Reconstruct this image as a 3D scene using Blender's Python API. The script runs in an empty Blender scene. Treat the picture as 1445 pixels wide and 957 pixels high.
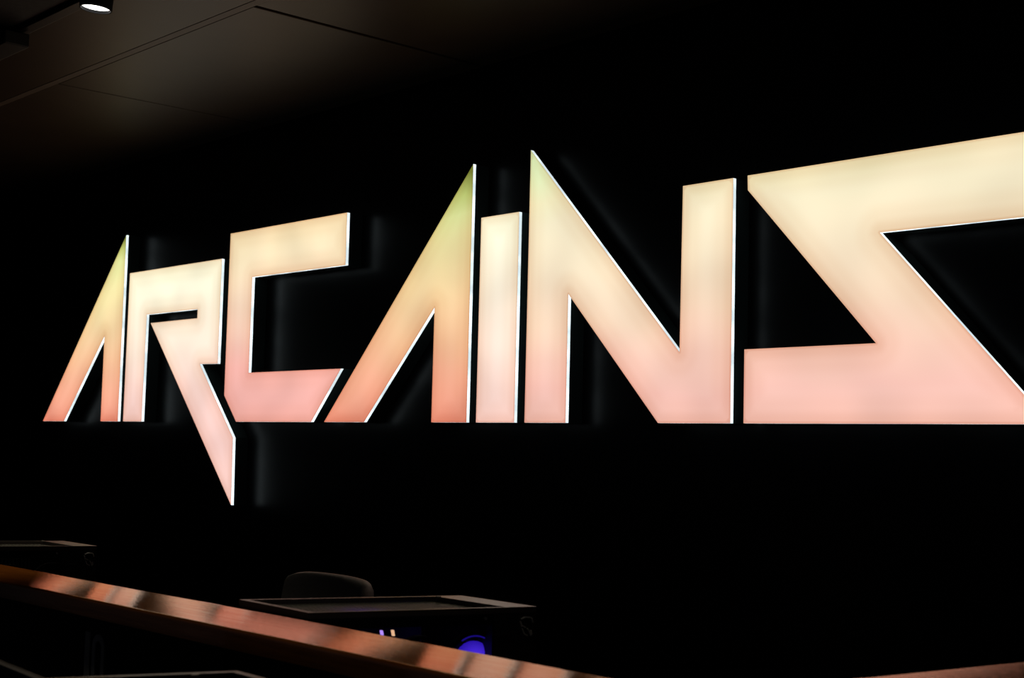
import bpy, bmesh, math, random
from mathutils import Vector, Matrix
from mathutils.geometry import delaunay_2d_cdt

random.seed(4)
SC = bpy.context.scene
COL = SC.collection

# ------------------------------------------------------------------ camera
F_PX, YAW, PITCH, ROLL = 2011.97, 0.833359, 0.0781244, 0.0247490
CAM_Z = 1.5584                       # sign baseline stands at 1.69 m
Z0 = 1.69
cy_, sy_ = math.cos(YAW), math.sin(YAW)
cp_, sp_ = math.cos(PITCH), math.sin(PITCH)
fwd = Vector((-sy_ * cp_, cy_ * cp_, sp_))
rgt = Vector((cy_, sy_, 0))
upv = rgt.cross(fwd)
r2 = math.cos(ROLL) * rgt + math.sin(ROLL) * upv
u2 = -math.sin(ROLL) * rgt + math.cos(ROLL) * upv
cam_d = bpy.data.cameras.new('camera')
cam_d.sensor_fit = 'HORIZONTAL'
cam_d.sensor_width = 36.0
cam_d.lens = 36.0 * F_PX / 1445.0
cam_d.clip_start = 0.05
cam_d.dof.use_dof = True
cam_d.dof.focus_distance = 5.4
cam_d.dof.aperture_fstop = 8.0
cam = bpy.data.objects.new('camera', cam_d)
COL.objects.link(cam)
m = Matrix.Identity(4)
for i in range(3):
    m[i][0] = r2[i]; m[i][1] = u2[i]; m[i][2] = -fwd[i]
m[0][3], m[1][3], m[2][3] = 0.0, -4.52232, CAM_Z
cam.matrix_world = m
SC.camera = cam

# ------------------------------------------------------------------ world, exposure
w = bpy.data.worlds.new('world'); SC.world = w; w.use_nodes = True
w.node_tree.nodes['Background'].inputs[0].default_value = (0.45, 0.5, 0.65, 1)
w.node_tree.nodes['Background'].inputs[1].default_value = 0.012
SC.view_settings.view_transform = 'Standard'
SC.view_settings.look = 'None'
SC.view_settings.exposure = 0.0
SC.view_settings.gamma = 1.0
SC.view_settings.use_curve_mapping = False


# ------------------------------------------------------------------ helpers
def lin(r, g, b):
    def f(c):
        c /= 255.0
        return c / 12.92 if c <= 0.04045 else ((c + 0.055) / 1.055) ** 2.4
    return (f(r), f(g), f(b), 1.0)


def new_mat(name):
    mt = bpy.data.materials.new(name); mt.use_nodes = True
    nt = mt.node_tree
    return mt, nt, nt.nodes['Principled BSDF'], nt.nodes['Material Output']


def plain(name, col, rough=0.5, metal=0.0, spec=0.5, bump=0.0, bscale=60.0, var=0.25, coat=0.0, stretch=(1, 1, 1)):
    """Principled with mild procedural colour and relief variation."""
    mt, nt, p, out = new_mat(name)
    tc = nt.nodes.new('ShaderNodeTexCoord')
    mp = nt.nodes.new('ShaderNodeMapping'); mp.inputs['Scale'].default_value = stretch
    nz = nt.nodes.new('ShaderNodeTexNoise'); nz.inputs['Scale'].default_value = bscale; nz.inputs['Detail'].default_value = 4
    nt.links.new(tc.outputs['Object'], mp.inputs[0]); nt.links.new(mp.outputs[0], nz.inputs['Vector'])
    mix = nt.nodes.new('ShaderNodeMix'); mix.data_type = 'RGBA'
    mix.inputs[6].default_value = tuple(c * (1 - var) for c in col[:3]) + (1,)
    mix.inputs[7].default_value = tuple(min(1, c * (1 + var)) for c in col[:3]) + (1,)
    nt.links.new(nz.outputs[0], mix.inputs[0]); nt.links.new(mix.outputs[2], p.inputs['Base Color'])
    p.inputs['Roughness'].default_value = rough; p.inputs['Metallic'].default_value = metal
    p.inputs['Specular IOR Level'].default_value = spec
    p.inputs['Coat Weight'].default_value = coat
    if bump:
        b = nt.nodes.new('ShaderNodeBump'); b.inputs['Strength'].default_value = bump; b.inputs['Distance'].default_value = 0.002
        nt.links.new(nz.outputs[0], b.inputs['Height']); nt.links.new(b.outputs[0], p.inputs['Normal'])
    return mt


def glow(name, col, strength):
    mt, nt, p, out = new_mat(name)
    e = nt.nodes.new('ShaderNodeEmission'); e.inputs[0].default_value = col; e.inputs[1].default_value = strength
    nt.links.new(e.outputs[0], out.inputs[0]); nt.nodes.remove(p)
    return mt


def obj(name, bm, mat, parent=None, smooth=False):
    me = bpy.data.meshes.new(name)
    bmesh.ops.recalc_face_normals(bm, faces=bm.faces)
    bm.to_mesh(me); bm.free()
    if mat: me.materials.append(mat)
    if smooth:
        for p in me.polygons: p.use_smooth = True
    o = bpy.data.objects.new(name, me); COL.objects.link(o)
    if parent: o.parent = parent
    return o


def tag(o, label, cat, group=None):
    o['label'] = label; o['category'] = cat
    if group: o['group'] = group
    return o


def thing(name, label, cat, loc=(0, 0, 0), rz=0.0, group=None):
    o = bpy.data.objects.new(name, None); COL.objects.link(o)
    o.location = loc; o.rotation_euler = (0, 0, rz)
    o.empty_display_size = 0.1
    return tag(o, label, cat, group)


def struct(name, bm, mat, parent=None):
    o = obj(name, bm, mat, parent)
    if parent is None: o['kind'] = 'structure'
    return o


def box(bm, x0, x1, y0, y1, z0, z1, bev=0.0, f=None):
    vs = [bm.verts.new(Vector(c) if f is None else f(*c)) for c in
          [(x0, y0, z0), (x1, y0, z0), (x1, y1, z0), (x0, y1, z0), (x0, y0, z1), (x1, y0, z1), (x1, y1, z1), (x0, y1, z1)]]
    fs = [bm.faces.new([vs[i] for i in q]) for q in
          [(0, 3, 2, 1), (4, 5, 6, 7), (0, 1, 5, 4), (1, 2, 6, 5), (2, 3, 7, 6), (3, 0, 4, 7)]]
    if bev > 0:
        ed = list({e for fc in fs for e in fc.edges})
        bmesh.ops.bevel(bm, geom=ed, offset=bev, segments=2, affect='EDGES', profile=0.5)


def cyl(bm, c, axis, r, h, n=24, r_top=None):
    """Solid of revolution piece from c along axis."""
    a = Vector(axis).normalized(); q = a.to_track_quat('Z', 'Y').to_matrix().to_4x4()
    bmesh.ops.create_cone(bm, cap_ends=True, segments=n, radius1=r, radius2=r if r_top is None else r_top, depth=h,
                          matrix=Matrix.Translation(Vector(c) + a * h / 2) @ q)


def tube_ring(bm, c, axis, r_in, r_out, h, n=32):
    a = Vector(axis).normalized(); q = a.to_track_quat('Z', 'Y').to_matrix()
    loops = []
    for rr, zz in ((r_in, 0), (r_out, 0), (r_out, h), (r_in, h)):
        loops.append([bm.verts.new(Vector(c) + q @ Vector((rr * math.cos(t), rr * math.sin(t), zz)))
                      for t in [2 * math.pi * k / n for k in range(n)]])
    for i in range(4):
        A, B = loops[i], loops[(i + 1) % 4]
        for k in range(n):
            bm.faces.new((A[k], A[(k + 1) % n], B[(k + 1) % n], B[k]))


# ------------------------------------------------------------------ materials
M = {}
M['wall'] = plain('black_gloss_wall', (0.0035, 0.0038, 0.0045), rough=0.33, spec=0.27, bump=0.03, bscale=3, var=0.3)
M['dull_black'] = plain('dull_black_paint', (0.004, 0.004, 0.005), rough=0.6, spec=0.2, bscale=8)
M['floor'] = plain('dark_floor', (0.006, 0.006, 0.007), rough=0.45, spec=0.3, bscale=4)
M['ceiling'] = plain('brown_grey_ceiling', (0.036, 0.023, 0.015), rough=0.42, spec=0.24, bump=0.10, bscale=5, var=0.3)
M['ceiling'].node_tree.nodes['Principled BSDF'].inputs['Specular Tint'].default_value = (1.0, 0.80, 0.66, 1)
M['light_band'] = plain('painted_light_band', (0.09, 0.062, 0.045), rough=0.5, spec=0.4, bscale=5)  # soft band of light on the ceiling, put in as a paler colour
M['ceiling_gap'] = plain('ceiling_gap_black', (0.01, 0.009, 0.008), rough=0.9, bscale=5)
M['mesh'] = plain('mesh_black', (0.02, 0.019, 0.018), rough=0.7, bump=0.8, bscale=30, var=0.7)
M['return'] = plain('letter_return_dark', (0.022, 0.032, 0.030), rough=0.4, spec=0.4, bscale=12)
M['case'] = plain('black_case_metal', (0.012, 0.011, 0.011), rough=0.42, spec=0.35, bscale=60)
M['rim'] = plain('case_rim', (0.055, 0.045, 0.042), rough=0.33, spec=0.6, bscale=70)
M['grille'] = plain('case_grille', (0.20, 0.20, 0.17), rough=0.4, spec=0.5, bscale=70)
M['chair'] = plain('dark_grey_leatherette', (0.13, 0.13, 0.127), rough=0.55, bump=0.3, bscale=120)
M['plastic'] = plain('black_plastic', (0.01, 0.01, 0.01), rough=0.5, bscale=40)
M['bezel'] = plain('grey_bezel', (0.12, 0.12, 0.115), rough=0.5, bscale=40)
M['silver'] = plain('silver_emblem', (0.7, 0.71, 0.71), rough=0.4, metal=0.1, bscale=300, var=0.5)
M['digit'] = plain('grey_number_paint', (0.6, 0.58, 0.55), rough=0.5, bscale=30)
M['steel'] = plain('screw_steel', (0.35, 0.36, 0.38), rough=0.3, metal=0.8, bscale=90)
M['lamp_white'] = glow('lamp_glow', (1, 0.98, 0.93, 1), 3.0)
M['ram_violet'] = glow('violet_light', lin(190, 150, 255), 1.7)
M['ram_cream'] = glow('cream_light', lin(255, 200, 150), 1.5)
M['blue_dim'] = glow('dim_blue_light', lin(60, 35, 220), 0.35)
M['top_violet'] = glow('violet_strip', lin(95, 50, 230), 1.6)

# fan hub: a backlit frosted dome, brightest at its middle
mt, nt, p, out = new_mat('violet_hub_glow')
tc = nt.nodes.new('ShaderNodeTexCoord'); ln = nt.nodes.new('ShaderNodeVectorMath'); ln.operation = 'LENGTH'
nt.links.new(tc.outputs['Object'], ln.inputs[0])
cr = nt.nodes.new('ShaderNodeValToRGB')
mr = nt.nodes.new('ShaderNodeMapRange'); mr.inputs['From Max'].default_value = 0.05
nt.links.new(ln.outputs['Value'], mr.inputs[0]); nt.links.new(mr.outputs[0], cr.inputs[0])
cr.color_ramp.elements[0].color = lin(165, 130, 255); cr.color_ramp.elements[1].color = lin(34, 14, 165)
cr.color_ramp.elements[0].position = 0.1; cr.color_ramp.elements[1].position = 0.95
e_ = cr.color_ramp.elements.new(0.5); e_.color = lin(85, 50, 245)
em = nt.nodes.new('ShaderNodeEmission'); em.inputs[1].default_value = 1.15
nt.links.new(cr.outputs[0], em.inputs[0]); nt.links.new(em.outputs[0], out.inputs[0]); nt.nodes.remove(p)
M['hub'] = mt

# tinted side glass
mt, nt, p, out = new_mat('tinted_glass')
tr = nt.nodes.new('ShaderNodeBsdfTransparent'); tr.inputs[0].default_value = (0.75, 0.75, 0.8, 1)
gl = nt.nodes.new('ShaderNodeBsdfGlossy'); gl.inputs['Roughness'].default_value = 0.04; gl.inputs[0].default_value = (0.3, 0.3, 0.32, 1)
fr = nt.nodes.new('ShaderNodeFresnel'); fr.inputs[0].default_value = 1.35
mx = nt.nodes.new('ShaderNodeMixShader')
nt.links.new(fr.outputs[0], mx.inputs[0]); nt.links.new(tr.outputs[0], mx.inputs[1]); nt.links.new(gl.outputs[0], mx.inputs[2])
nt.links.new(mx.outputs[0], out.inputs[0]); nt.nodes.remove(p)
M['glass'] = mt

# varnished reddish wood of the rail
mt, nt, p, out = new_mat('varnished_red_wood')
tc = nt.nodes.new('ShaderNodeTexCoord')
mp = nt.nodes.new('ShaderNodeMapping'); mp.inputs['Scale'].default_value = (1.2, 22, 22)
nt.links.new(tc.outputs['Object'], mp.inputs[0])
nz = nt.nodes.new('ShaderNodeTexNoise'); nz.inputs['Scale'].default_value = 5; nz.inputs['Detail'].default_value = 8; nz.inputs['Roughness'].default_value = 0.65
nt.links.new(mp.outputs[0], nz.inputs['Vector'])
cr = nt.nodes.new('ShaderNodeValToRGB')
cr.color_ramp.elements[0].position = 0.3; cr.color_ramp.elements[0].color = (0.20, 0.055, 0.008, 1)
cr.color_ramp.elements[1].position = 0.7; cr.color_ramp.elements[1].color = (0.40, 0.13, 0.02, 1)
nt.links.new(nz.outputs[0], cr.inputs[0])
df = nt.nodes.new('ShaderNodeBsdfDiffuse'); nt.links.new(cr.outputs[0], df.inputs[0])
g1 = nt.nodes.new('ShaderNodeBsdfGlossy'); g1.inputs['Roughness'].default_value = 0.075
c2 = nt.nodes.new('ShaderNodeValToRGB')
c2.color_ramp.elements[0].position = 0.3; c2.color_ramp.elements[0].color = (0.93, 0.56, 0.40, 1)
c2.color_ramp.elements[1].position = 0.7; c2.color_ramp.elements[1].color = (1.0, 0.76, 0.60, 1)
nt.links.new(nz.outputs[0], c2.inputs[0]); nt.links.new(c2.outputs[0], g1.inputs[0])
n2 = nt.nodes.new('ShaderNodeTexNoise'); n2.inputs['Scale'].default_value = 60; n2.inputs['Detail'].default_value = 5
m2 = nt.nodes.new('ShaderNodeMapping'); m2.inputs['Scale'].default_value = (1, 4, 4)
nt.links.new(tc.outputs['Object'], m2.inputs[0]); nt.links.new(m2.outputs[0], n2.inputs['Vector'])
bp = nt.nodes.new('ShaderNodeBump'); bp.inputs['Strength'].default_value = 0.15; bp.inputs['Distance'].default_value = 0.001
nt.links.new(n2.outputs[0], bp.inputs['Height']); nt.links.new(bp.outputs[0], g1.inputs['Normal'])
lw = nt.nodes.new('ShaderNodeFresnel'); lw.inputs[0].default_value = 3.0
mx = nt.nodes.new('ShaderNodeMixShader')
nt.links.new(lw.outputs[0], mx.inputs[0]); nt.links.new(df.outputs[0], mx.inputs[1]); nt.links.new(g1.outputs[0], mx.inputs[2])
nt.links.new(mx.outputs[0], out.inputs[0]); nt.nodes.remove(p)
M['wood'] = mt


def face_mat(name, stops, gain=1.0, tint=(1, 1, 1), seed=0.0):
    """Backlit frosted acrylic: printed gradient by height, LED light weaker along the rim of the box."""
    mt, nt, p, out = new_mat(name)
    tc = nt.nodes.new('ShaderNodeTexCoord'); sx = nt.nodes.new('ShaderNodeSeparateXYZ')
    nt.links.new(tc.outputs['Object'], sx.inputs[0])
    # gentle LED unevenness also bends the gradient a little
    nz = nt.nodes.new('ShaderNodeTexNoise'); nz.noise_dimensions = '4D'; nz.inputs['Scale'].default_value = 3.2; nz.inputs['Detail'].default_value = 0
    nz.inputs['W'].default_value = seed
    nt.links.new(tc.outputs['Object'], nz.inputs['Vector'])
    nm = nt.nodes.new('ShaderNodeMath'); nm.operation = 'MULTIPLY_ADD'; nm.inputs[1].default_value = 0.16
    nt.links.new(nz.outputs[0], nm.inputs[0]); nt.links.new(sx.outputs['Z'], nm.inputs[2])
    mr = nt.nodes.new('ShaderNodeMapRange')
    mr.inputs['From Min'].default_value = -0.42; mr.inputs['From Max'].default_value = 1.38
    nt.links.new(nm.outputs[0], mr.inputs[0])
    cr = nt.nodes.new('ShaderNodeValToRGB'); els = cr.color_ramp.elements
    st = [((z + 0.5) / 1.8, lin(*c)) for z, c in stops]
    els[0].position, els[0].color = st[0]; els[1].position, els[1].color = st[-1]
    for pz, c in st[1:-1]:
        e = els.new(pz); e.color = c
    nt.links.new(mr.outputs[0], cr.inputs[0])
    at = nt.nodes.new('ShaderNodeAttribute'); at.attribute_name = 'rim_distance'
    # saturation rises where less light arrives
    gm = nt.nodes.new('ShaderNodeMapRange'); gm.interpolation_type = 'SMOOTHSTEP'
    gm.inputs['From Min'].default_value = 0.0; gm.inputs['From Max'].default_value = 0.10
    gm.inputs['To Min'].default_value = 0.0; gm.inputs['To Max'].default_value = 1.0
    nt.links.new(at.outputs['Fac'], gm.inputs[0])
    rc = nt.nodes.new('ShaderNodeValToRGB'); rc.color_ramp.interpolation = 'EASE'
    rc.color_ramp.elements[0].position = 0.0; rc.color_ramp.elements[0].color = (0.78, 0.60, 0.50, 1)
    rc.color_ramp.elements[1].position = 1.0; rc.color_ramp.elements[1].color = (1.0, 1.0, 1.0, 1)
    e = rc.color_ramp.elements.new(0.10); e.color = (0.89, 0.80, 0.74, 1)
    e = rc.color_ramp.elements.new(0.5); e.color = (0.965, 0.93, 0.905, 1)
    lr = nt.nodes.new('ShaderNodeMapRange'); lr.inputs['From Max'].default_value = 0.13
    nt.links.new(at.outputs['Fac'], lr.inputs[0]); nt.links.new(lr.outputs[0], rc.inputs[0])
    ml = nt.nodes.new('ShaderNodeMix'); ml.data_type = 'RGBA'; ml.blend_type = 'MULTIPLY'; ml.inputs[0].default_value = 1.0
    nt.links.new(cr.outputs[0], ml.inputs[6]); nt.links.new(rc.outputs[0], ml.inputs[7])
    mt2 = nt.nodes.new('ShaderNodeMix'); mt2.data_type = 'RGBA'; mt2.blend_type = 'MULTIPLY'; mt2.inputs[0].default_value = 1.0
    nt.links.new(ml.outputs[2], mt2.inputs[6]); mt2.inputs[7].default_value = (*tint, 1)
    n3 = nt.nodes.new('ShaderNodeTexNoise'); n3.noise_dimensions = '4D'; n3.inputs['Scale'].default_value = 4.0; n3.inputs['Detail'].default_value = 0
    n3.inputs['W'].default_value = seed + 7
    nt.links.new(tc.outputs['Object'], n3.inputs['Vector'])
    m3 = nt.nodes.new('ShaderNodeMapRange'); m3.inputs['From Min'].default_value = 0.25; m3.inputs['From Max'].default_value = 0.75
    m3.inputs['To Min'].default_value = 0.90 * gain; m3.inputs['To Max'].default_value = 1.07 * gain
    nt.links.new(n3.outputs[0], m3.inputs[0])
    em = nt.nodes.new('ShaderNodeEmission')
    nt.links.new(mt2.outputs[2], em.inputs[0]); nt.links.new(m3.outputs[0], em.inputs[1])
    nt.links.new(em.outputs[0], out.inputs[0]); nt.nodes.remove(p)
    return mt


CREAM = [(-0.5, (254, 214, 205)), (-0.2, (254, 212, 202)), (0.02, (254, 206, 196)), (0.15, (254, 203, 192)), (0.30, (254, 211, 194)),
         (0.46, (254, 226, 200)), (0.68, (254, 238, 208)), (0.92, (254, 245, 212)), (1.04, (253, 250, 208)), (1.14, (238, 255, 206)), (1.27, (220, 255, 205))]
PALE = [(-0.5, (254, 216, 210)), (-0.15, (254, 212, 204)), (0.05, (254, 214, 205)), (0.2, (254, 218, 206)), (0.34, (255, 228, 212)),
        (0.5, (255, 236, 216)), (0.7, (255, 243, 218)), (0.85, (255, 250, 222)), (1.0, (255, 252, 220)), (1.1, (254, 252, 215)), (1.3, (250, 250, 205))]
ROSE = [(-0.5, (250, 190, 180)), (0.05, (250, 184, 175)), (0.3, (253, 188, 178)), (0.5, (253, 208, 188)), (0.7, (253, 223, 195)),
        (0.95, (254, 234, 196)), (1.15, (252, 232, 188)), (1.3, (250, 230, 180))]
AMBER = [(-0.5, (230, 130, 105)), (0.0, (244, 152, 128)), (0.10, (252, 172, 145)), (0.25, (254, 184, 152)), (0.40, (252, 198, 156)),
         (0.56, (252, 212, 164)), (0.74, (249, 224, 168)), (0.92, (243, 232, 168)), (1.06, (232, 240, 166)), (1.17, (200, 216, 128)), (1.27, (130, 148, 66))]

# white light escaping along the edge of the acrylic faces
mt, nt, p, out = new_mat('acrylic_edge_glow')
ge = nt.nodes.new('ShaderNodeNewGeometry'); sx = nt.nodes.new('ShaderNodeSeparateXYZ'); nt.links.new(ge.outputs['Normal'], sx.inputs[0])
tc = nt.nodes.new('ShaderNodeTexCoord')
nz = nt.nodes.new('ShaderNodeTexNoise'); nz.inputs['Scale'].default_value = 5; nz.inputs['Detail'].default_value = 3
nt.links.new(tc.outputs['Object'], nz.inputs['Vector'])
st_ = nt.nodes.new('ShaderNodeMapRange'); st_.inputs['From Min'].default_value = 0.42; st_.inputs['From Max'].default_value = 0.58
st_.inputs['To Min'].default_value = 0.9; st_.inputs['To Max'].default_value = 1.5
nt.links.new(nz.outputs[0], st_.inputs[0])
em = nt.nodes.new('ShaderNodeEmission'); em.inputs[0].default_value = (0.80, 0.95, 1.0, 1)
nt.links.new(st_.outputs[0], em.inputs[1]); nt.links.new(em.outputs[0], out.inputs[0]); nt.nodes.remove(p)
M['edge'] = mt

# ------------------------------------------------------------------ room shell
WY = 0.105                     # plane of the glossy wall behind the letters
CZ = Z0 + 1.80                 # ceiling height
X0, X1, Y0 = -14.0, 3.0, -7.5
bm = bmesh.new(); box(bm, X0, X1, WY, WY + 0.15, 0, CZ + 0.2); struct('wall_front', bm, M['wall'])
bm = bmesh.new(); box(bm, X0 - 0.15, X0, Y0, WY + 0.15, 0, CZ + 0.2); struct('wall_left', bm, M['dull_black'])
bm = bmesh.new(); box(bm, X0 - 0.15, X1 + 0.15, Y0 - 0.15, WY + 0.15, -0.1, 0); struct('floor', bm, M['floor'])
bm = bmesh.new(); box(bm, X0 - 0.15, X1 + 0.15, Y0 - 0.15, WY + 0.15, CZ + 0.03, CZ + 0.2)
ceil = struct('ceiling', bm, M['ceiling_gap'])
# boards of the ceiling, joints at x = -7.34 and -5.36 as seen; a small step where the next row starts
pitch = 1.98
for xa, xb, ya, yb, drop in [(X0, -7.34, -1.24, WY, 0), (-7.34, -5.36, -1.24, WY, -0.002), (-5.36, -3.38, -1.24, WY, 0.001), (-3.38, -1.40, -1.24, WY, -0.001),
                             (-1.40, 0.58, -1.24, WY, 0.001), (0.58, X1, -1.24, WY, 0), (X0, -3.38, -1.80, -1.2845, 0.001), (-3.38, X1, -1.80, -1.2845, 0)]:
    bm = bmesh.new(); box(bm, xa + 0.010, xb - 0.010, ya, yb, CZ + drop, CZ + 0.031, 0.003)
    struct('ceiling_panel', bm, M['ceiling'], ceil)
bm = bmesh.new(); box(bm, X0, X1, -1.284, -1.2405, CZ - 0.0005, CZ + 0.031, 0.0004)  # thin strip added to carry the painted band of light
struct('ceiling_light_band', bm, M['light_band'], ceil)
# dark perforated ceiling field nearer the viewer
bm = bmesh.new(); box(bm, X0, X1, -1.86, -1.80, CZ - 0.03, CZ + 0.031, 0.004); struct('trim_1', bm, M['case'])
bm = bmesh.new(); box(bm, X0, X1, Y0, -1.861, CZ - 0.012, CZ + 0.031)
struct('dark_ceiling_field', bm, M['mesh'], ceil)

# ------------------------------------------------------------------ the sign
DEPTH_STRIP = 0.018
LET = {
 'A1': [(-8.912, 1.268), (-8.912, 0), (-9.165, 0), (-9.165, .588), (-9.735, 0), (-10.085, 0)],
 'R': [(-8.834, 1.0), (-7.646, 1.0), (-7.646, .354), (-7.862, .358), (-7.437, -.095), (-7.428, -.496), (-8.515, .646), (-7.915, .647),
       (-7.915, .704), (-8.573, .705), (-8.580, 0), (-8.837, 0)],
 'C': [(-7.556, 1.147), (-6.346, 1.147), (-6.346, .857), (-7.290, .860), (-7.290, .290), (-6.356, .290), (-6.623, 0), (-7.410, 0), (-7.556, .159)],
 'A2': [(-5.294, 1.276), (-5.294, 0), (-5.565, 0), (-5.565, .579), (-6.130, 0), (-6.498, 0)],
 'I': [(-5.223, 1.0), (-4.949, 1.0), (-4.949, 0), (-5.223, 0)],
 'N': [(-4.878, 1.287), (-3.934, .297), (-3.929, 1.0), (-3.659, 1.0), (-3.659, 0), (-4.048, 0), (-4.605, .585), (-4.605, 0), (-4.878, 0)],
 'S': [(-3.586, 1.001), (-2.05, 1.001), (-2.05, .705), (-2.966, .708), (-2.398, .100), (-2.33, 0), (-3.592, 0), (-3.592, .296), (-2.980, .297), (-3.584, .941)],
}
SPEC = {
 'A1': ('leftmost illuminated letter A without crossbar, amber pink, shorter gap from the letter R', AMBER, 1.02, (1, 1, 1.02), 1.3),
 'R': ('illuminated cream to pink letter R with a pointed leg reaching below the others', PALE, 1.03, (1, 1.0, 1.0), 2.1),
 'C': ('illuminated angular letter C with cream top arm and rose bottom arm', ROSE, 1.0, (1, 1, 1), 3.7),
 'A2': ('tall illuminated letter A with green tip between letters C and I', AMBER, 0.95, (1, 1, 1), 4.4),
 'I': ('narrow illuminated straight letter I beside the spiked N', PALE, 1.05, (1, 1.02, 1.02), 5.8),
 'N': ('illuminated letter N with a tall pale green spike on its left', CREAM, 0.98, (1, 0.98, 0.96), 6.2),
 'S': ('largest illuminated angular letter S cut by the right edge of the photo', CREAM, 0.98, (1, 0.98, 0.95), 7.9),
}


def seg_dist(p, a, b):
    d = b - a; t = max(0, min(1, (p - a).dot(d) / d.length_squared)); return (p - (a + d * t)).length


def inside(p, poly):
    c = False; n = len(poly)
    for i in range(n):
        a, b = poly[i], poly[(i + 1) % n]
        if (a[1] > p[1]) != (b[1] > p[1]) and p[0] < (b[0] - a[0]) * (p[1] - a[1]) / (b[1] - a[1]) + a[0]: c = not c
    return c


def extrude_ring(poly, y0, y1, cap_back=False, inset=0.0):
    bm = bmesh.new()
    f = [bm.verts.new((x, y0, z)) for x, z in poly]; b = [bm.verts.new((x, y1, z)) for x, z in poly]
    n = len(poly)
    for i in range(n): bm.faces.new((f[i], f[(i + 1) % n], b[(i + 1) % n], b[i]))
    if cap_back: bm.faces.new(b)
    return bm


for key, poly in LET.items():
    label, stops, gain, tint, seed = SPEC[key]
    cx = sum(p[0] for p in poly) / len(poly)
    L = thing('sign_letter', label + ('' if key != 'A1' else ''), 'sign letter', (cx, 0, Z0), 0, 'illuminated letters of the wall sign')
    pl = [(x - cx, z) for x, z in poly]
    V = [Vector(p) for p in pl]; n = len(V)
    pts, edges = [], []
    for i in range(n):
        a, b = V[i], V[(i + 1) % n]; k = max(1, int((b - a).length / 0.02))
        for j in range(k): pts.append(a.lerp(b, j / k))
    nb = len(pts); edges = [(i, (i + 1) % nb) for i in range(nb)]
    xs = [p[0] for p in pl]; zs = [p[1] for p in pl]; s = 0.02
    for off in (0.006, 0.02, 0.038):          # rows hugging the rim so the falloff is smooth
        for i in range(n):
            a, b = V[i], V[(i + 1) % n]; d = (b - a).normalized(); nn = Vector((-d.y, d.x)); k = max(2, int((b - a).length / 0.022))
            for j in range(1, k):
                for sg in (1, -1):
                    q = a.lerp(b, j / k) + nn * off * sg
                    if inside(q, pl) and min(seg_dist(q, V[t], V[(t + 1) % n]) for t in range(n)) > off * 0.95: pts.append(q)
    z = min(zs) + s / 2; r = 0
    while z < max(zs):
        x = min(xs) + (s / 2 if r % 2 else 0)
        while x < max(xs):
            q = Vector((x, z))
            if inside(q, pl) and min(seg_dist(q, V[t], V[(t + 1) % n]) for t in range(n)) > 0.045: pts.append(q)
            x += s
        z += s * 0.87; r += 1
    vo, eo, fo, *_ = delaunay_2d_cdt(pts, edges, [], 0, 1e-5)
    vs = [(v.x, 0, v.y) for v in vo]
    fs = [f for f in fo if inside(sum((vo[i] for i in f), Vector((0, 0))) / len(f), pl)]
    me = bpy.data.meshes.new('face'); me.from_pydata(vs, [], fs); me.update()
    if me.polygons[0].normal.y > 0: me.flip_normals()
    att = me.attributes.new('rim_distance', 'FLOAT', 'POINT')
    for i, v in enumerate(vo):
        att.data[i].value = min(seg_dist(v, V[t], V[(t + 1) % n]) for t in range(n))
    me.materials.append(face_mat('letter_face_' + key.lower(), stops, gain, tint, seed))
    fo_ = bpy.data.objects.new('face', me); COL.objects.link(fo_); fo_.parent = L
    fo_['label'] = 'frosted glowing front panel'
    e = obj('edge_strip', extrude_ring(pl, 0.0005, DEPTH_STRIP), M['edge'], L); e['label'] = 'bright white glowing rim'
    e = obj('side_casing', extrude_ring(pl, DEPTH_STRIP, WY - 0.0005, True), M['return'], L); e['label'] = 'dark side casing of the letter box'

# small steel fixings of the R box on the wall
# ------------------------------------------------------------------ varnished rail on its partition
RZ = CAM_Z - 0.343
T = 0.037


def rail_profile(bm, path):
    """Sweep a slightly dished board with rounded edges along (inner xy, outer xy) pairs."""
    R_, CR = 0.008, -0.0013
    loops = []
    for (ix, iy), (ox, oy) in path:
        i, o = Vector((ix, iy)), Vector((ox, oy)); d = (o - i); w_ = d.length; d.normalize()
        sec = []
        for k in range(7):
            t = math.pi / 2 * k / 6; sec.append((R_ * (1 - math.cos(t)), -R_ * (1 - math.sin(t)) - CR))
        for k in range(1, 16):
            t = k / 16; u = R_ + (w_ - 2 * R_) * (0.02 + 0.96 * (k - 1) / 14); q = (u - w_ / 2) / (w_ / 2 - R_)
            sec.append((u, -CR * q * q))
        for k in range(7):
            t = math.pi / 2 * (1 - k / 6); sec.append((w_ - R_ * (1 - math.cos(t)), -R_ * (1 - math.sin(t)) - CR))
        lp = [(0, -T)] + sec + [(w_, -T)]
        loops.append([bm.verts.new(Vector((i.x + d.x * u, i.y + d.y * u, RZ + z))) for u, z in lp])
    n = len(loops[0])
    for A, B in zip(loops, loops[1:]):
        for k in range(n):
            bm.faces.new((A[k], A[(k + 1) % n], B[(k + 1) % n], B[k]))
    bm.faces.new(loops[0]); bm.faces.new(loops[-1])


def smooth_board(o):
    for p_ in o.data.polygons: p_.use_smooth = True
    o.data.set_sharp_from_angle(angle=math.radians(30))


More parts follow.
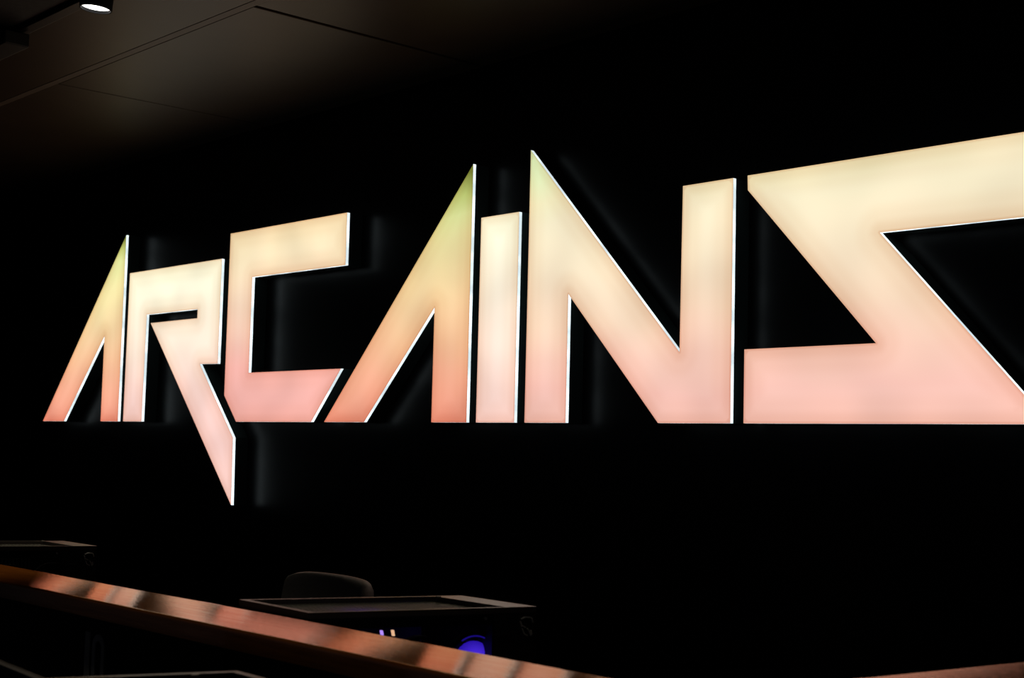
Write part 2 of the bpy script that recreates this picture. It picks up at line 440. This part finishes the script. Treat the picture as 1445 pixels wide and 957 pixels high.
rail = thing('counter_rail', 'narrow partition counter capped with a varnished reddish wood rail', 'counter', (-2.5, -3.0, 0))
P0 = Vector((2.5, 3.0, 0))
path = [((-9.0, -2.915), (-9.0, -3.100)), ((-3.82, -2.909), (-3.4, -3.096)), ((-2.44, -2.906), (-2.15, -3.096)), ((-1.38, -2.915), (-1.18, -3.105))]
bm = bmesh.new(); rail_profile(bm, path)
for v in bm.verts: v.co += P0
o = obj('rail_top', bm, M['wood'], rail); o['label'] = 'long glossy reddish wood rail along the sign'; smooth_board(o)
path = [((-1.379, -2.914), (-1.179, -3.104)), ((-1.307, -2.563), (-1.12, -2.60)), ((-1.251, -2.166), (-1.063, -2.19)), ((-0.96, -0.15), (-0.77, -0.17))]
bm = bmesh.new(); rail_profile(bm, path)
for v in bm.verts: v.co += P0
o = obj('rail_top', bm, M['wood'], rail); o['label'] = 'return piece of the rail running to the wall'; smooth_board(o)
bm = bmesh.new(); box(bm, -9.0, -1.30, -3.082, -2.93, 0, RZ - T - 0.0005)
for v in bm.verts: v.co += P0
obj('partition', bm, M['dull_black'], rail)
bm = bmesh.new()
q4 = [(-1.33, -2.93), (-0.945, -0.15), (-0.80, -0.17), (-1.20, -3.06)]
lo = [bm.verts.new((x, y, 0)) for x, y in q4]; hi = [bm.verts.new((x, y, RZ - T - 0.0005)) for x, y in q4]
bm.faces.new(lo); bm.faces.new(hi)
for i in range(4): bm.faces.new((lo[i], lo[(i + 1) % 4], hi[(i + 1) % 4], hi[i]))
for v in bm.verts: v.co += P0
obj('partition', bm, M['dull_black'], rail)
# number 10 on the partition front
ZT = CAM_Z - (-0.1316) - 0.546 - 0.0    # top of the digits
bm = bmesh.new(); box(bm, -2.938, -2.916, -3.0845, -3.0815, ZT - 0.24, ZT)
for v in bm.verts: v.co += P0
obj('digit', bm, M['digit'], rail)['label'] = 'dim grey figure 1'
bm = bmesh.new()
n = 24; outl, inl = [], []
cxn, hw, hh, th_ = -2.876, 0.028, 0.12, 0.014
for k in range(n):
    t = 2 * math.pi * k / n; sx_, sz_ = math.cos(t), math.sin(t)
    zz = (hh - hw) * (1 if sz_ >= 0 else -1)
    outl.append((cxn + hw * sx_, ZT - hh + zz + hw * sz_)); inl.append((cxn + (hw - th_) * sx_, ZT - hh + zz + (hw - th_) * sz_))
for ring_y in (0,):
    A = [bm.verts.new((x, -3.0845, z)) for x, z in outl]; B = [bm.verts.new((x, -3.0845, z)) for x, z in inl]
    C_ = [bm.verts.new((x, -3.0815, z)) for x, z in outl]; D_ = [bm.verts.new((x, -3.0815, z)) for x, z in inl]
    for a_, b_ in ((A, B), (B, D_), (D_, C_), (C_, A)):
        for k in range(n): bm.faces.new((a_[k], a_[(k + 1) % n], b_[(k + 1) % n], b_[k]))
for v in bm.verts: v.co += P0
obj('digit', bm, M['digit'], rail)['label'] = 'dim grey figure 0'

# ------------------------------------------------------------------ desks
def desk(x0, x1, y0, y1, label):
    t = thing('desk', label, 'desk', (x0, y0, 0), 0, 'computer desks')
    w_, d_ = x1 - x0, y1 - y0
    bm = bmesh.new(); box(bm, 0, w_, 0, d_, 0.70, 0.738, 0.004); obj('desk_top', bm, M['dull_black'], t)
    for lx in (0.05, w_ - 0.11):
        for ly in (0.04, d_ - 0.10):
            bm = bmesh.new(); box(bm, lx, lx + 0.06, ly, ly + 0.06, 0, 0.70); obj('leg', bm, M['dull_black'], t)


desk(-5.3, -1.75, -2.925, -2.15, 'long black desk hidden behind the wood rail carrying two computers')
desk(-3.2, -1.15, -4.05, -3.14, 'black desk in front of the partition under the nearest computer')

# ------------------------------------------------------------------ computer towers
CA, CB, CC, CD = [Vector(v) for v in [(-2.694, -2.853), (-2.524, -2.368), (-2.266, -2.373), (-2.412, -2.865)]]
ORG = CD.copy(); TOPZ = CAM_Z - 0.335; BOTZ = 0.739


def cmap(u, v, z):
    """u along the glass side (near to far), v inwards, z height above desk -> local coordinates"""
    a = CD.lerp(CC, u); b = CA.lerp(CB, u); q = a.lerp(b, v) - ORG
    return Vector((q.x, q.y, z))


H_ = TOPZ - BOTZ
SIDE = (CC - CD).normalized(); NRM = Vector((SIDE.y, -SIDE.x, 0)); S3 = Vector((SIDE.x, SIDE.y, 0))


def side_pt(u, z, depth=0.0):
    q = CD.lerp(CC, u) - ORG
    return Vector((q.x, q.y, z)) - NRM * depth


def make_tower(label, lit_fan=True, rim_end=0.865):
    t = thing('computer_tower', label, 'computer', (ORG.x, ORG.y, BOTZ), 0, 'black computer towers')
    # chassis: floor, far side, front and rear walls, posts
    bm = bmesh.new()
    f = cmap
    box(bm, 0, 1, 0, 1, 0.02, 0.05, 0, f)                   # floor
    box(bm, 0, 1, 0.95, 1, 0.05, H_ - 0.012, 0, f)          # blind side
    box(bm, 0, 0.02, 0.0, 0.95, 0.05, H_ - 0.012, 0, f)     # rear
    box(bm, 0.02, 0.80, 0.0, 0.03, H_ - 0.035, H_ - 0.012, 0, f)
    box(bm, 0.02, 0.80, 0.0, 0.03, 0.05, 0.11, 0, f)
    obj('chassis', bm, M['case'], t)
    bm = bmesh.new(); box(bm, 0.80, 1.0, 0.0, 0.95, 0.05, H_ - 0.012, 0, f)
    for k in range(9):                                       # slots along the front part
        zz = H_ - 0.06 - k * 0.045
        box(bm, 0.815, 0.87, -0.012, 0.0, zz, zz + 0.004, 0, f)
    obj('front_panel', bm, M['case'], t)
    bm = bmesh.new(); box(bm, 0.005, 0.795, -0.016, -0.004, 0.055, H_ - 0.014, 0, f)
    gl_ = obj('side_glass', bm, M['glass'], t); gl_['label'] = 'dark tinted glass side'
    for (u, z) in ((0.03, H_ - 0.03), (0.76, H_ - 0.022), (0.03, 0.08), (0.76, 0.08)):
        bm = bmesh.new(); cyl(bm, side_pt(u, z, -0.004), NRM, 0.003, 0.004, 12); obj('screw', bm, M['steel'], gl_)
    # rim round the roof opening, and the ribbed grille sunk in it
    bm = bmesh.new()
    zt, zb = H_, H_ - 0.012
    box(bm, 0, 1, 0, 0.035, zb, zt, 0, f); box(bm, 0, 1, 0.95, 1, zb, zt, 0, f)
    box(bm, 0, 0.03, 0.035, 0.95, zb, zt, 0, f); box(bm, rim_end, 1, 0.035, 0.95, zb, zt, 0, f)
    rm = obj('top_rim', bm, M['rim'], t); rm['label'] = 'satin rim round the roof grille'
    bm = bmesh.new()
    nbar = 37 if rim_end < 0.9 else 42
    for k in range(nbar):
        u = 0.04 + k * 0.022
        box(bm, u, u + 0.008, 0.045, 0.94, zb + 0.0012, zb + 0.002, 0, f)
    for k in range(9):
        v = 0.06 + k * 0.1
        box(bm, 0.03, rim_end, v, v + 0.02, zb - 0.004, zb + 0.001, 0, f)
    g = obj('roof_grille', bm, M['grille'], t); g['kind'] = 'stuff'; g['label'] = 'fine ribbed ventilation grille'
    bm = bmesh.new(); cyl(bm, cmap(0.845, 0.86, zt), (0, 0, 1), 0.006, 0.003, 16); obj('power_button', bm, M['grille'], t)
    bm = bmesh.new(); box(bm, 0.28, 0.40, 0.25, 0.5, zb - 0.02, zb - 0.014, 0, f)
    if not lit_fan: bm.free()
    else: obj('light_strip', bm, M['top_violet'], t)['label'] = 'violet light glimpsed under the grille'
    # motherboard tray, memory sticks
    bm = bmesh.new(); box(bm, 0.05, 0.7, 0.86, 0.9, 0.07, H_ - 0.03, 0, f); mbd = obj('circuit_board', bm, M['plastic'], t)
    for u, mt_, lb in () if not lit_fan else ((0.318, M['ram_violet'], 'violet white glowing memory stick'), (0.366, M['ram_cream'], 'cream orange glowing memory stick')):
        c = side_pt(u, 0, 0.02)
        bm = bmesh.new()
        z1 = H_ - 0.043 
        fr_ = [side_pt(u, z1, 0.02), side_pt(u + 0.010, z1, 0.02), side_pt(u + 0.015, z1 - 0.012, 0.02), side_pt(u + 0.005, z1 - 0.012, 0.02)]
        bk_ = [p_ - NRM * 0.006 for p_ in fr_]
        A = [bm.verts.new(p_) for p_ in fr_]; B = [bm.verts.new(p_) for p_ in bk_]
        bm.faces.new(A); bm.faces.new(B)
        for i in range(4): bm.faces.new((A[i], A[(i + 1) % 4], B[(i + 1) % 4], B[i]))
        obj('memory_stick', bm, mt_, mbd)['label'] = lb
    bm = bmesh.new(); box(bm, 0.08, 0.66, 0.3, 0.86, 0.16, 0.19, 0, f); obj('graphics_card', bm, M['plastic'], mbd)
    # fans behind the glass
    for (u, z, lit) in ((0.742, H_ - 0.116, lit_fan), (0.50, H_ - 0.120, False)):
        c = side_pt(u, z, 0.025)
        bm = bmesh.new(); tube_ring(bm, c - NRM * 0.022, NRM, 0.056, 0.062, 0.022, 40)
        fn = obj('fan_ring', bm, M['case'], t)
        bm = bmesh.new()
        ax = Vector((0, 0, 1))
        for k in range(9):
            a0 = 2 * math.pi * k / 9
            def pt(r, a, d): return c - NRM * (0.012 + d) + (S3 * math.cos(a) + ax * math.sin(a)) * r
            vs_ = [bm.verts.new(x) for x in (pt(.038, a0, -.003), pt(.055, a0 + .2, -.003), pt(.055, a0 + .62, .005), pt(.038, a0 + .45, .005))]
            vt_ = [bm.verts.new(v.co - NRM * 0.0015) for v in vs_]
            bm.faces.new(vs_); bm.faces.new(vt_)
            for i in range(4): bm.faces.new((vs_[i], vs_[(i + 1) % 4], vt_[(i + 1) % 4], vt_[i]))
        obj('fan_blades', bm, M['plastic'], fn)
        bm = bmesh.new()
        bmesh.ops.create_uvsphere(bm, u_segments=32, v_segments=12, radius=0.043)
        for v in bm.verts: v.co = S3 * v.co.x + ax * v.co.z + NRM * v.co.y * 0.35
        hb = obj('fan_hub', bm, M['hub'] if lit else M['plastic'], fn, True); hb.location = c - NRM * 0.01
        if lit: hb['label'] = 'violet glowing fan hub'
        if lit:
            bm = bmesh.new()
            N_ = 14
            for k in range(N_):
                a0 = math.radians(62 + 62 * k / N_); a1 = math.radians(62 + 62 * (k + 1) / N_)
                q = [c + (S3 * math.cos(a) + ax * math.sin(a)) * r for a, r in ((a0, .0525), (a1, .0525), (a1, .0555), (a0, .0555))]
                A = [bm.verts.new(x) for x in q]; B = [bm.verts.new(x - NRM * 0.003) for x in q]
                bm.faces.new(A); bm.faces.new(B)
                for i in range(4): bm.faces.new((A[i], A[(i + 1) % 4], B[(i + 1) % 4], B[i]))
            obj('light_arc', bm, M['blue_dim'], fn)
    # small silver emblem of broken strokes on the front part
    bm = bmesh.new()
    base = (0.955, H_ - 0.030)
    strokes = [((-.016, .012), (-.006, .016)), ((-.006, .016), (.010, .015)), ((.012, .014), (.015, .004)), ((-.018, .008), (-.014, -.004)),
               ((-.012, -.002), (-.004, -.006)), ((-.013, -.008), (-.008, -.018)), ((.001, -.008), (.006, -.014)), ((.006, -.014), (.010, -.024)),
               ((-.008, -.019), (.002, -.023)), ((.011, -.012), (.013, -.022))]
    def lift(q): return side_pt(base[0], H_ - 0.038, -0.0045) + S3 * q.x * 0.9 + Vector((0, 0, q.y))
    for a, b in strokes:
        a, b = Vector(a), Vector(b); d = (b - a).normalized(); nn = Vector((-d.y, d.x)) * 0.0011
        A = [bm.verts.new(lift(q)) for q in (a - nn, b - nn, b + nn, a + nn)]
        B = [bm.verts.new(v.co - NRM * 0.005) for v in A]
        bm.faces.new(A); bm.faces.new(B)
        for i in range(4): bm.faces.new((A[i], A[(i + 1) % 4], B[(i + 1) % 4], B[i]))
    obj('emblem', bm, M['silver'], t)['label'] = 'small silver emblem of broken strokes'
    for u in (0.08, 0.92):
        for v in (0.12, 0.88):
            bm = bmesh.new(); cyl(bm, cmap(u, v, 0.0), (0, 0, 1), 0.014, 0.021, 16); obj('foot', bm, M['plastic'], t)
    return t


tw = make_tower('black computer tower with violet lit fan behind the middle of the wood rail')
t2 = make_tower('black computer tower with unlit fans partly cut by the left edge above the rail', False)
t2.location = (ORG.x - 2.0, ORG.y - 0.035, BOTZ)
t3 = make_tower('nearest computer tower, only its thin rim corner showing below the rail', False, 0.975)
t3.location = (ORG.x + 0.672, ORG.y - 1.005, BOTZ)

# ------------------------------------------------------------------ office chair behind the tower
ch = thing('office_chair', 'dark grey office chair back rising behind the lit computer tower', 'chair', (-4.30, -1.5, 0), math.radians(0))
bm = bmesh.new()
N_, K_ = 20, 12
grid = []
for j in range(K_ + 1):
    tz = j / K_; z = 0.50 + 0.595 * tz
    hw_ = 0.27 * (1 - 0.10 * tz ** 3)
    row = []
    for i in range(N_ + 1):
        s_ = -1 + 2 * i / N_
        top = -0.02 * abs(s_) ** 6 * tz
        row.append((s_ * hw_, 0.05 * s_ * s_ * -1 + 0.06 * tz, z + top))
    grid.append(row)
F_ = [[bm.verts.new((x, y - 0.035, z)) for x, y, z in r] for r in grid]
B_ = [[bm.verts.new((x, y + 0.035, z)) for x, y, z in r] for r in grid]
for j in range(K_):
    for i in range(N_):
        bm.faces.new((F_[j][i], F_[j][i + 1], F_[j + 1][i + 1], F_[j + 1][i])); bm.faces.new((B_[j][i], B_[j + 1][i], B_[j + 1][i + 1], B_[j][i + 1]))
for i in range(N_):
    bm.faces.new((F_[0][i], B_[0][i], B_[0][i + 1], F_[0][i + 1])); bm.faces.new((F_[K_][i], F_[K_][i + 1], B_[K_][i + 1], B_[K_][i]))
for j in range(K_):
    bm.faces.new((F_[j][0], F_[j + 1][0], B_[j + 1][0], B_[j][0])); bm.faces.new((F_[j][N_], B_[j][N_], B_[j + 1][N_], F_[j + 1][N_]))
o = obj('backrest', bm, M['chair'], ch, True)
sb = o.modifiers.new('soft', 'SUBSURF'); sb.levels = 1; sb.render_levels = 1
bm = bmesh.new(); box(bm, -0.25, 0.25, -0.50, -0.02, 0.43, 0.51, 0.03); obj('seat', bm, M['chair'], ch)
bm = bmesh.new(); box(bm, -0.04, 0.04, 0.0, 0.06, 0.42, 0.62, 0.01); box(bm, -0.04, 0.04, -0.28, 0.06, 0.40, 0.43, 0.005); obj('back_bracket', bm, M['plastic'], ch)
bm = bmesh.new(); cyl(bm, (0, -0.25, 0.07), (0, 0, 1), 0.03, 0.36, 20); obj('gas_column', bm, M['plastic'], ch)
for k in range(5):
    a = 2 * math.pi * k / 5
    d = Vector((math.cos(a), math.sin(a), 0))
    bm = bmesh.new(); cyl(bm, Vector((0, -0.25, 0.085)), d + Vector((0, 0, -0.05)), 0.022, 0.28, 10, 0.014); lg = obj('leg', bm, M['plastic'], ch)
    bm = bmesh.new(); cyl(bm, Vector((0, -0.25, 0.028)) + d * 0.27 - Vector((-d.y, d.x, 0)) * 0.02, Vector((-d.y, d.x, 0)), 0.028, 0.04, 16); obj('caster', bm, M['plastic'], lg)

# ------------------------------------------------------------------ monitor at the lower left, its top bezel just in frame
mo = thing('monitor', 'monitor at the bottom left corner, only its thin grey top edge showing', 'monitor', (-2.56, -3.44, 0.739), math.radians(-4.6))
MH = CAM_Z - 0.4 - 0.739
bm = bmesh.new(); box(bm, -0.29, 0.29, -0.012, 0.02, 0.10, MH - 0.006, 0.002); obj('housing', bm, M['plastic'], mo)
bm = bmesh.new(); box(bm, -0.292, 0.292, -0.013, -0.001, MH - 0.006, MH, 0.001); obj('top_bezel', bm, M['bezel'], mo)['label'] = 'thin grey top edge'
bm = bmesh.new(); box(bm, -0.28, 0.28, -0.0145, -0.0121, 0.115, MH - 0.016); obj('screen', bm, M['case'], mo)
bm = bmesh.new(); box(bm, -0.025, 0.025, 0.021, 0.04, 0.012, 0.26, 0.004); obj('stand_neck', bm, M['plastic'], mo)
bm = bmesh.new(); box(bm, -0.12, 0.12, -0.08, 0.10, 0.0, 0.012, 0.004); obj('stand_base', bm, M['plastic'], mo)

# ------------------------------------------------------------------ ceiling fittings
def downlight(x, y, label, watts=2.5, cone=75):
    t = thing('downlight', label, 'lamp', (x, y, CZ - 0.11), 0, 'black cylinder downlights')
    t.rotation_euler = Matrix.Rotation(math.radians(4.5), 3, Vector((-sy_, cy_, 0))).to_euler()
    bm = bmesh.new(); tube_ring(bm, (0, 0, 0), (0, 0, 1), 0.062, 0.068, 0.085, 40); cyl(bm, (0, 0, 0.03), (0, 0, 1), 0.062, 0.055, 40)
    cyl(bm, (0, 0, 0.084), (0, 0, 1), 0.02, 0.024, 16)
    obj('lamp_body', bm, M['dull_black'], t)
    bm = bmesh.new(); cyl(bm, (0, 0, 0.013), (0, 0, 1), 0.0615, 0.011, 40, 0.058)
    obj('lamp_lens', bm, M['lamp_white'], t)['label'] = 'glowing white lens'
    ld = bpy.data.lights.new('downlight_beam', 'SPOT'); ld.energy = watts; ld.color = (1, 0.85, 0.65); ld.spot_size = math.radians(cone); ld.spot_blend = 0.6; ld.shadow_soft_size = 0.05
    lo_ = bpy.data.objects.new('downlight_beam', ld); COL.objects.link(lo_); lo_.location = (0, 0, -0.01); lo_.parent = t
    return t


downlight(-5.593, -1.873, 'black ceiling downlight glowing white at the top left')

downlight(-4.35, -2.65, "black ceiling downlight beyond the photo's top, above the wood rail's left end", 60, 62)
downlight(-2.0, -3.3, "black ceiling downlight beyond the photo's top, above the wood rail's middle", 16, 60)

# small black loudspeaker box hanging in the top left corner
sp = thing('ceiling_speaker', 'dim grey loudspeaker box hanging from the dark ceiling, top left corner', 'speaker', (-6.85, -1.87, CZ - 0.105))
bm = bmesh.new(); box(bm, -0.45, 0.45, -0.06, 0.06, 0, 0.065, 0.006); obj('cabinet', bm, M['plastic'], sp)
for sx_ in (-0.3, 0.3):
    bm = bmesh.new(); box(bm, sx_, sx_ + 0.03, 0.02, 0.05, 0.0655, 0.076); obj('hanger', bm, M['plastic'], sp)
bm = bmesh.new(); box(bm, -0.43, 0.43, -0.066, -0.0605, 0.006, 0.06); obj('speaker_grille', bm, M['mesh'], sp)
